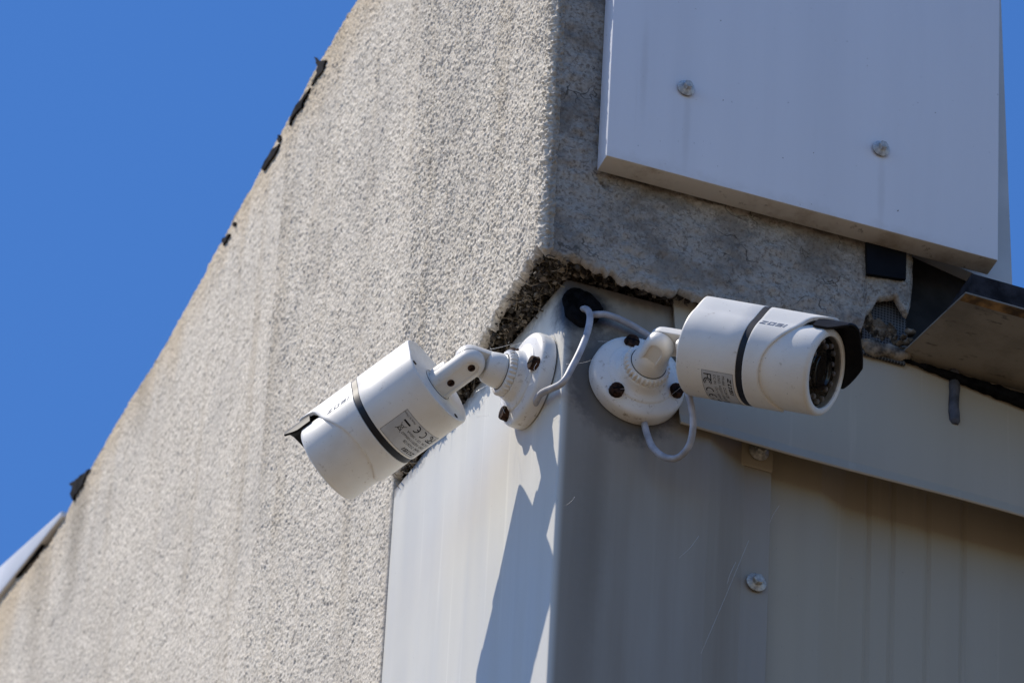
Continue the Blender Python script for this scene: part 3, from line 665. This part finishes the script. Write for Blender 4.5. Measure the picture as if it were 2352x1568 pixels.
# visor
def visor(mir):
    V = []; F = []; D = np.linspace(-97, 30, 75); ring = []
    for d in D:
        a = R_(d)*mir; kk = keel(d)*0.80; ro = RR-0.35+kk; ri = ro-1.7
        f = min(1.0, max(0.0, min((d+97)/30, (30-d)/12))); sf = 107+12.0*(f**0.8)+0.5; sb = 96
        for s, r in ((sb, ri), (sf-0.4, ri), (sf, ri+0.5), (sf, ro-0.5), (sf-0.4, ro), (sb, ro)): V.append(((s-5.5)*MM, -r*math.sin(a)*MM, r*math.cos(a)*MM))
    n = 6
    for i in range(len(D)-1):
        for j in range(n): F.append((i*n+j, i*n+(j+1) % n, (i+1)*n+(j+1) % n, (i+1)*n+j))
    F.append(tuple(range(n))[::-1]); F.append(tuple(range((len(D)-1)*n, len(D)*n)))
    return mk('visor', V, F, 'visor_black', 35)
ME['visor'] = visor(1); ME['visor_mirrored'] = visor(-1)
V, F = lathe([(1.9*MM, 0), (1.9*MM, 0.3*MM), (1.2*MM, 0.1*MM)], 14); ME['screw_hole'] = mk('screw_hole', V, F, 'inner_black')
# half links of the hinge
def half_link(name, xe, r=10.5, slot=True, mat='white_plastic', deep=10.0):
    def loop(ins, z, xend):
        L = []; rr = r-ins
        for k in range(17):
            a = math.pi/2+math.pi*k/16; L.append((rr*math.cos(a)*MM, rr*math.sin(a)*MM, z*MM))
        for x in (0.33, 0.66, 1.0): L.append((xend*x*MM, -rr*MM, z*MM))
        L.append((xend*MM, 0, z*MM))
        for x in (1.0, 0.66, 0.33): L.append((xend*x*MM, rr*MM, z*MM))
        return L
    loops = [loop(0.4, 0.25, xe), loop(0, 0.7, xe), loop(0, deep*0.42, xe), loop(0.7, deep*0.66, xe), loop(2.0, deep*0.85, xe), loop(3.6, deep*0.96, xe), loop(4.8, deep, xe)]
    if slot: loops += [loop(5.2, deep, xe-0.5), loop(5.8, deep-0.8, xe-0.8)]
    V = sum(loops, []); n = len(loops[0]); F = [tuple(range(n))]
    for k in range(len(loops)-1):
        for j in range(n): F.append((k*n+j, k*n+(j+1) % n, (k+1)*n+(j+1) % n, (k+1)*n+j))
    F.append(tuple(range((len(loops)-1)*n, len(loops)*n))[::-1]); return mk(name, V, F, mat, 32)
ME['arm'] = half_link('arm', 30)
ME['stem_tongue'] = half_link('stem_tongue', 22)
bm = box((0.015, -0.0095, -0.0085), (0.0300, 0.0095, 0.001), 0.003); ME['arm_root'] = bm_mesh('arm_root', bm, 'white_plastic')
V, F = lathe([(2.7*MM, -0.6*MM), (2.7*MM, 0.5*MM), (2.2*MM, 0.9*MM), (1.2*MM, 0.95*MM), (0.9*MM, 0.3*MM)], 16); ME['pivot_screw'] = mk('pivot_screw', V, F, 'rust')
V, F = lathe([(12.6*MM, -0.4*MM), (12.6*MM, 0.4*MM), (11*MM, 0.5*MM)], 40); ME['collar'] = mk('collar', V, F, 'gasket')
# base on the wall (Z away from the wall)
V, F = lathe([(35*MM, 0), (35.2*MM, 1*MM), (35*MM, 7.5*MM), (34.4*MM, 9.4*MM), (32.8*MM, 10.8*MM), (30*MM, 11.6*MM), (25.2*MM, 12.4*MM), (24.6*MM, 13.4*MM), (23.4*MM, 13.9*MM), (20.5*MM, 14.5*MM), (18.9*MM, 16*MM), (18.2*MM, 18.5*MM), (17.4*MM, 20.5*MM), (16*MM, 21*MM), (10*MM, 21*MM)], 80)
ME['mount_base'] = mk('mount_base', V, F, 'white_base', 38)
def scal(r, z, j): return r*(1-0.085*(0.5+0.5*math.cos(j*math.pi*2/5))) if r > 0.0150 else r
V, F = lathe([(15*MM, 20.6*MM), (17.2*MM, 21.2*MM), (17.2*MM, 24.8*MM), (16.2*MM, 26*MM), (13.4*MM, 26.3*MM)], 150, rf=scal); ME['lock_ring'] = mk('lock_ring', V, F, 'white_base', 30)
V, F = lathe([(12.8*MM, 24*MM), (12.9*MM, 27*MM), (12.4*MM, 27.3*MM), (12.4*MM, 27.9*MM), (12.8*MM, 28.2*MM), (12.3*MM, 33*MM), (11.3*MM, 38*MM), (9.5*MM, 39.8*MM), (7*MM, 40*MM)], 48); ME['stem'] = mk('stem', V, F, 'white_plastic', 38)
V, F = lathe([(13.4*MM, 26.2*MM), (13.5*MM, 26.5*MM), (12.7*MM, 26.6*MM)], 48); ME['stem_seal'] = mk('stem_seal', V, F, 'gasket')
def bolt():
    V, F = lathe([(5.6*MM, -0.6*MM), (5.6*MM, 0.6*MM), (5.3*MM, 0.9*MM), (5.2*MM, 4.2*MM), (4.7*MM, 5.0*MM), (1.0*MM, 5.2*MM)], 12); return mk('bolt', V, F, 'rust', 20)
ME['bolt'] = bolt()
ME['bolt_slot'] = bm_mesh('bolt_slot', box((-0.0043, -0.0006, 0.0046), (0.0043, 0.0006, 0.0053)), 'inner_black')

# print ---------------------------------------------------------------
def wrap(pts2, r, kl=True):
    """(s mm, arc mm from top, + to the right) -> on the shell"""
    out = []
    for s, u in pts2:
        d = math.degrees(u/RR); rr = RR+(keel(d) if kl else 0)+r; a = R_(d); out.append((fs(s)*MM, -rr*math.sin(a)*MM, rr*math.cos(a)*MM))
    return out
def poly_logo():
    # letters in unit height, italic, drawn as quads: each stroke is a list of 4 corners
    def bar(x0, y0, x1, y1): return [(x0, y0), (x1, y0), (x1, y1), (x0, y1)]
    t = 0.26; L = []
    L += [bar(0, 1-t, 1.15, 1), bar(0, 0, 1.15, t), [(0, t), (0.38, t), (1.15, 1-t), (0.77, 1-t)]]
    o = 1.5; L += [bar(o, 0, o+1.3, t), bar(o, 1-t, o+1.3, 1), bar(o, t, o+0.3, 1-t), bar(o+1.0, t, o+1.3, 1-t)]
    o = 3.1; q = 0.2; L += [bar(o, 1-t, o+1.2, 1), bar(o, 0, o+1.2, t), bar(o, 0.42, o+1.2, 0.42+q), bar(o, 0.42+q, o+0.3, 1-t), bar(o+0.9, t, o+1.2, 0.42)]
    o = 4.6; L += [bar(o, 0, o+0.32, 1)]
    return [[(x+0.35*y, y) for x, y in p] for p in L]
LOGO = poly_logo()
def logo_mesh(place, mat, off=0.10):
    V = []; F = []
    for p in LOGO:
        o = len(V); V += wrap([place(x, y) for x, y in p], off); F.append(tuple(range(o, o+4)))
    return mk('logo', V, F, mat, 180)
# logo on both flanks: letters upright towards the keel
u0_ = RR*R_(58); H = 4.0
ME['logo_right'] = logo_mesh(lambda x, y: (53.6+x*H*1.1, RR*R_(48)-y*H), 'print_blue')
ME['logo_left'] = logo_mesh(lambda x, y: (78.0-x*H*1.1, -RR*R_(48)+y*H), 'print_blue')
# rating label, letters' tops towards the front, reading from right flank under the belly to the left flank
LS0, LS1, LD0, LD1 = 20.5, 45.2, 146, 218
def lab(x, y):
    """label coordinates mm: x reading direction, y up"""
    return (LS0+y, RR*R_(LD0)+x)
LW = RR*R_(LD1-LD0); LH = LS1-LS0
def label_mesh():
    V = []; F = []; n = 24
    for i in range(n+1): V += wrap([lab(LW*i/n, 0), lab(LW*i/n, LH)], 0.05)
    for i in range(n): F.append((2*i, 2*i+2, 2*i+3, 2*i+1))
    return mk('rating_label', V, F, 'label_paper', 180)
ME['rating_label'] = label_mesh()
def text_tris(txt, size):
    cu = bpy.data.curves.new('t', 'FONT'); cu.body = txt; cu.size = size; cu.resolution_u = 2; o = bpy.data.objects.new('t', cu); col.objects.link(o)
    dg = bpy.context.evaluated_depsgraph_get(); dg.update(); me = bpy.data.meshes.new_from_object(o.evaluated_get(dg))
    V = [(v.co.x, v.co.y) for v in me.vertices]; F = [tuple(p.vertices) for p in me.polygons]
    bpy.data.objects.remove(o); bpy.data.curves.remove(cu); bpy.data.meshes.remove(me); return V, F
def label_print():
    V = []; F = []
    def add(pts, faces, r=0.10):
        o = len(V); V.extend(wrap([lab(x, y) for x, y in pts], r)); F.extend([tuple(o+i for i in f) for f in faces])
    for p in LOGO: add([(3.5+x*2.9, 20.2+y*2.9) for x, y in p], [(0, 1, 2, 3)])
    for txt, sz, x, y in (('Model  ZG2612B', 3.0, 2.4, 16.0), ('S/NO  ASJ20111006607', 2.8, 2.4, 12.6), ('DC IN  12V = 500mA', 2.8, 2.4, 9.2), ('Made In China', 2.1, 28.2, 1.8)):
        v, f = text_tris(txt, sz); add([(x+a*1.0, y+b) for a, b in v], f)
    def arc(cx, cy, r, w, a0, a1, n=14):
        P = []
        for k in range(n+1):
            a = R_(a0+(a1-a0)*k/n); P += [(cx+(r-w)*math.cos(a), cy+(r-w)*math.sin(a)), (cx+r*math.cos(a), cy+r*math.sin(a))]
        add(P, [(2*k, 2*k+1, 2*k+3, 2*k+2) for k in range(n)])
    def strip(a, b, c, d, n=6):      # quad a-b (start edge) to d-c (end edge), bent round the shell
        P = []
        for k in range(n+1):
            f = k/n; P += [(a[0]+(d[0]-a[0])*f, a[1]+(d[1]-a[1])*f), (b[0]+(c[0]-b[0])*f, b[1]+(c[1]-b[1])*f)]
        add(P, [(2*k, 2*k+1, 2*k+3, 2*k+2) for k in range(n)], 0.12)
    def q(x0, y0, x1, y1): strip((x0, y0), (x0, y1), (x1, y1), (x1, y0))
    q(2.4, 1.6, 3.2, 7.6); q(3.2, 6.8, 7.4, 7.6); q(3.2, 4.3, 5.6, 5.0)                 # F
    arc(8.8, 4.2, 3.3, 0.8, 50, 310); arc(8.8, 4.2, 1.9, 0.6, 50, 310)                  # C in C
    arc(17.2, 4.4, 3.1, 0.85, 70, 290); arc(24.4, 4.4, 3.1, 0.85, 70, 290); q(21.6, 4.0, 24.0, 4.8)   # CE
    q(29.5, 5.6, 36.0, 7.0)
    def ln(x0, y0, x1, y1, w=0.32):
        d = Vector((x1-x0, y1-y0)).normalized()*w/2; strip((x0-d.y, y0+d.x), (x0+d.y, y0-d.x), (x1+d.y, y1-d.x), (x1-d.y, y1+d.x), 24 if abs(x1-x0) > 12 else 6)
    ln(30.2, 8.6, 35.6, 15.4); ln(35.6, 8.6, 30.2, 15.4); ln(31.4, 14, 31.9, 10); ln(34.4, 14, 33.9, 10); ln(31.9, 10, 33.9, 10); ln(31.0, 14, 34.8, 14, 0.6)   # crossed-out bin
    ln(0.1, 0.1, LW-0.1, 0.1, 0.2); ln(0.1, LH-0.1, LW-0.1, LH-0.1, 0.2); ln(0.1, 0.1, 0.1, LH, 0.2); ln(LW-0.1, 0.1, LW-0.1, LH, 0.2)
    return mk('label_print', V, F, 'print_black', 180)
ME['label_print'] = label_print()

PIV = 51*MM; KARM = 28.5*MM
def axis_from(dx, dy, depth):
    d = (IR*dx - IU*dy).normalized(); return (d*math.sqrt(1-depth*depth)+FWD*depth).normalized()
def security_camera(base, N, A, label, roll, bolts, spin):
    h = N.cross(A).normalized()
    up = (zv-A*zv.dot(A)).normalized(); up = Matrix.Rotation(R_(roll), 3, A) @ up
    wx = zv.cross(N).normalized(); wy = N.cross(wx)
    root = thing('security_camera', label, 'security camera', frame(base, wx, wy, N), 'bullet cameras on the metal corner')
    inv = root.matrix_world.inverted() if False else frame(base, wx, wy, N).inverted()
    def put(name, me, fr, parent=None, pinv=None, lbl=None): return ob(name, ME[me], parent or root, (pinv or inv) @ fr, lbl)
    # base with bolts
    bf = frame(base, wx, wy, N); b = put('mount_base', 'mount_base', bf); bi = bf.inverted()
    for a in bolts:
        p = base+(wx*math.cos(R_(a))+wy*math.sin(R_(a)))*27.2*MM+N*11.4*MM
        t = (wx*math.cos(R_(a*1.7))+wy*math.sin(R_(a*1.7))); n2 = N
        f = frame(p, t, n2.cross(t), n2); bo = put('bolt', 'bolt', f, None, None, 'rusty brown slotted bolt head'); put('slot', 'bolt_slot', f, bo, f.inverted())
    put('lock_ring', 'lock_ring', bf); put('stem', 'stem', bf); put('stem_seal', 'stem_seal', bf)
    pv = base+N*PIV
    put('stem_tongue', 'stem_tongue', frame(pv, -N, (-h).cross(-N), -h))
    af = frame(pv, A, h.cross(A), h); arm = put('arm', 'arm', af); ai = af.inverted()
    put('arm_root', 'arm_root', af, arm, ai)
    for x in (0.0, 18.5): put('pivot_screw', 'pivot_screw', frame(pv+A*x*MM+h*9.2*MM, A, h.cross(A), h), arm, ai, 'rusty screw')
    rc = pv+A*KARM; left = up.cross(A)
    cf = frame(rc, A, left, up); body = put('housing', 'rear_shell', cf); ci = cf.inverted()
    put('collar', 'collar', frame(rc+A*0.0009, up, A.cross(up), A), body, ci)
    for nm in ('band', 'front_shell', 'lens_tube', 'led_board', 'lens', 'glass'): put(nm, nm, cf, body, ci)
    put('visor', 'visor' if roll > 0 else 'visor_mirrored', cf, body, ci)
    up0_ = (zv-A*zv.dot(A)).normalized(); lf = frame(rc, A, up0_.cross(A), up0_)
    for nm in ('rating_label', 'label_print'): put(nm, nm, lf, body, ci)
    put('logo', 'logo_right', cf, body, ci); put('logo', 'logo_left', cf, body, ci)
    for d in (55, 180, 305):
        a = R_(d); p = rc+A*0.9*MM+(up*math.cos(a)-left*math.sin(a))*27*MM; put('screw_hole', 'screw_hole', frame(p, up, (-A).cross(up), -A), body, ci)
    for k in range(18):
        d = 360/18*k; rr = 21.4 if k % 3 else 18.0
        a = R_(d); p = rc+A*fs(100.0)*MM+(up*math.cos(a)-left*math.sin(a))*rr*MM; put('led', 'led', frame(p, up, A.cross(up), A), body, ci)
    return root, rc, pv, up
NL = Vector((-YLM, -XLM*-1.0*-1.0, 0)).normalized()
tdir = Vector((XLM, YLM, 0)).normalized(); NL = Vector((-tdir.y, tdir.x, 0))       # normal of the sunlit metal
# base point on the slightly turned sunlit sheet
def PXL(px, py):
    d = ray(px, py); return CAM+d*(-(CAM.dot(NL))/d.dot(NL))
BASE_L = PXL(1230, 880)
AL = axis_from(-272, 197, 0.234); AR = axis_from(0.984, 0.175, -0.47)
camL, rcL, pvL, upL = security_camera(BASE_L+NL*0.0008, NL, AL, 'white bullet camera on the sunlit metal face, its back and rating label showing', -30, (-12, 108, 228), 0)
camR, rcR, pvR, upR = security_camera(BASE_R+NR*0.0008, NR, AR, 'white bullet camera on the shaded metal face, its dark lens and visor showing', 23, (108, 228, 346), 0)

# ------------------------------------------------------------------ cables
def cable(pts, label, r=0.0025):
    V, F = tube(pts, r, 12, 10); return ob('cable', mk('cable', V, F, 'cable_grey', 80), label=label, cat='cable')
cable([PX(1334, 712, 'y', 0.001), PX(1346, 710, 'y', -0.007), PX(1355, 724, 'y', -0.011), PX(1351, 756, 'y', -0.013), PX(1336, 798, 'y', -0.014), PX(1314, 842, 'y', -0.013), PX(1290, 880, 'y', -0.010), PXL(1266, 912)+NL*0.008, PXL(1240, 938)+NL*0.0045],
      'grey cable from the cable hole round the corner to the sunlit camera')
cable([PX(1352, 724, 'y', 0.001), PX(1372, 722, 'y', -0.006), PX(1395, 723, 'y', -0.008), PX(1432, 737, 'y', -0.008), PX(1470, 758, 'y', -0.007), PX(1505, 782, 'y', -0.005), PX(1530, 806, 'y', -0.004)],
      'grey cable from the cable hole to behind the shaded camera mount')
cable([PX(1480, 972, 'y', -0.004), PX(1486, 996, 'y', -0.007), PX(1500, 1028, 'y', -0.014), PX(1528, 1050, 'y', -0.022), PX(1558, 1050, 'y', -0.030), PX(1583, 1022, 'y', -0.038), PX(1592, 976, 'y', -0.044), PX(1587, 930, 'y', -0.047), PX(1574, 880, 'y', -0.048), PX(1560, 840, 'y', -0.050), rcR-upR*0.020+AR*0.002],
      'grey cable looping below the shaded camera mount')

# ------------------------------------------------------------------ spider threads on the mounts
def webs():
    V = []; F = []
    def th(a, b, r=0.00009):
        v, f = tube([a, (a+b)/2+Vector((random.gauss(0, .001), random.gauss(0, .001), -0.0006)), b], r, 3, 3); o = len(V); V.extend(v); F.extend([tuple(o+i for i in g) for g in f])
    for base, N, n in ((BASE_L, NL, 26), (BASE_R, NR, 22)):
        wx = zv.cross(N).normalized()
        for k in range(n):
            a = random.uniform(0, 6.28); p = base+(wx*math.cos(a)+zv*math.sin(a))*random.uniform(.016, .036)+N*random.uniform(.012, .026)
            th(p, p+Vector((random.gauss(0, .007), random.gauss(0, .007), random.gauss(0, .007))))
    for x0, y0, x1, y1 in ((1560, 1280, 1605, 1230), (1670, 1340, 1690, 1290), (1768, 1200, 1790, 1160), (1610, 1500, 1720, 1240), (1300, 1160, 1320, 1140)):
        th(PX(x0, y0, 'y', -0.012), PX(x1, y1, 'y', -0.016), 0.00008)
    return mk('spider_threads', V, F, 'web', 180)
ob('spider_threads', webs(), kind='stuff', label='fine spider threads strung over the camera mounts', cat='cobweb')
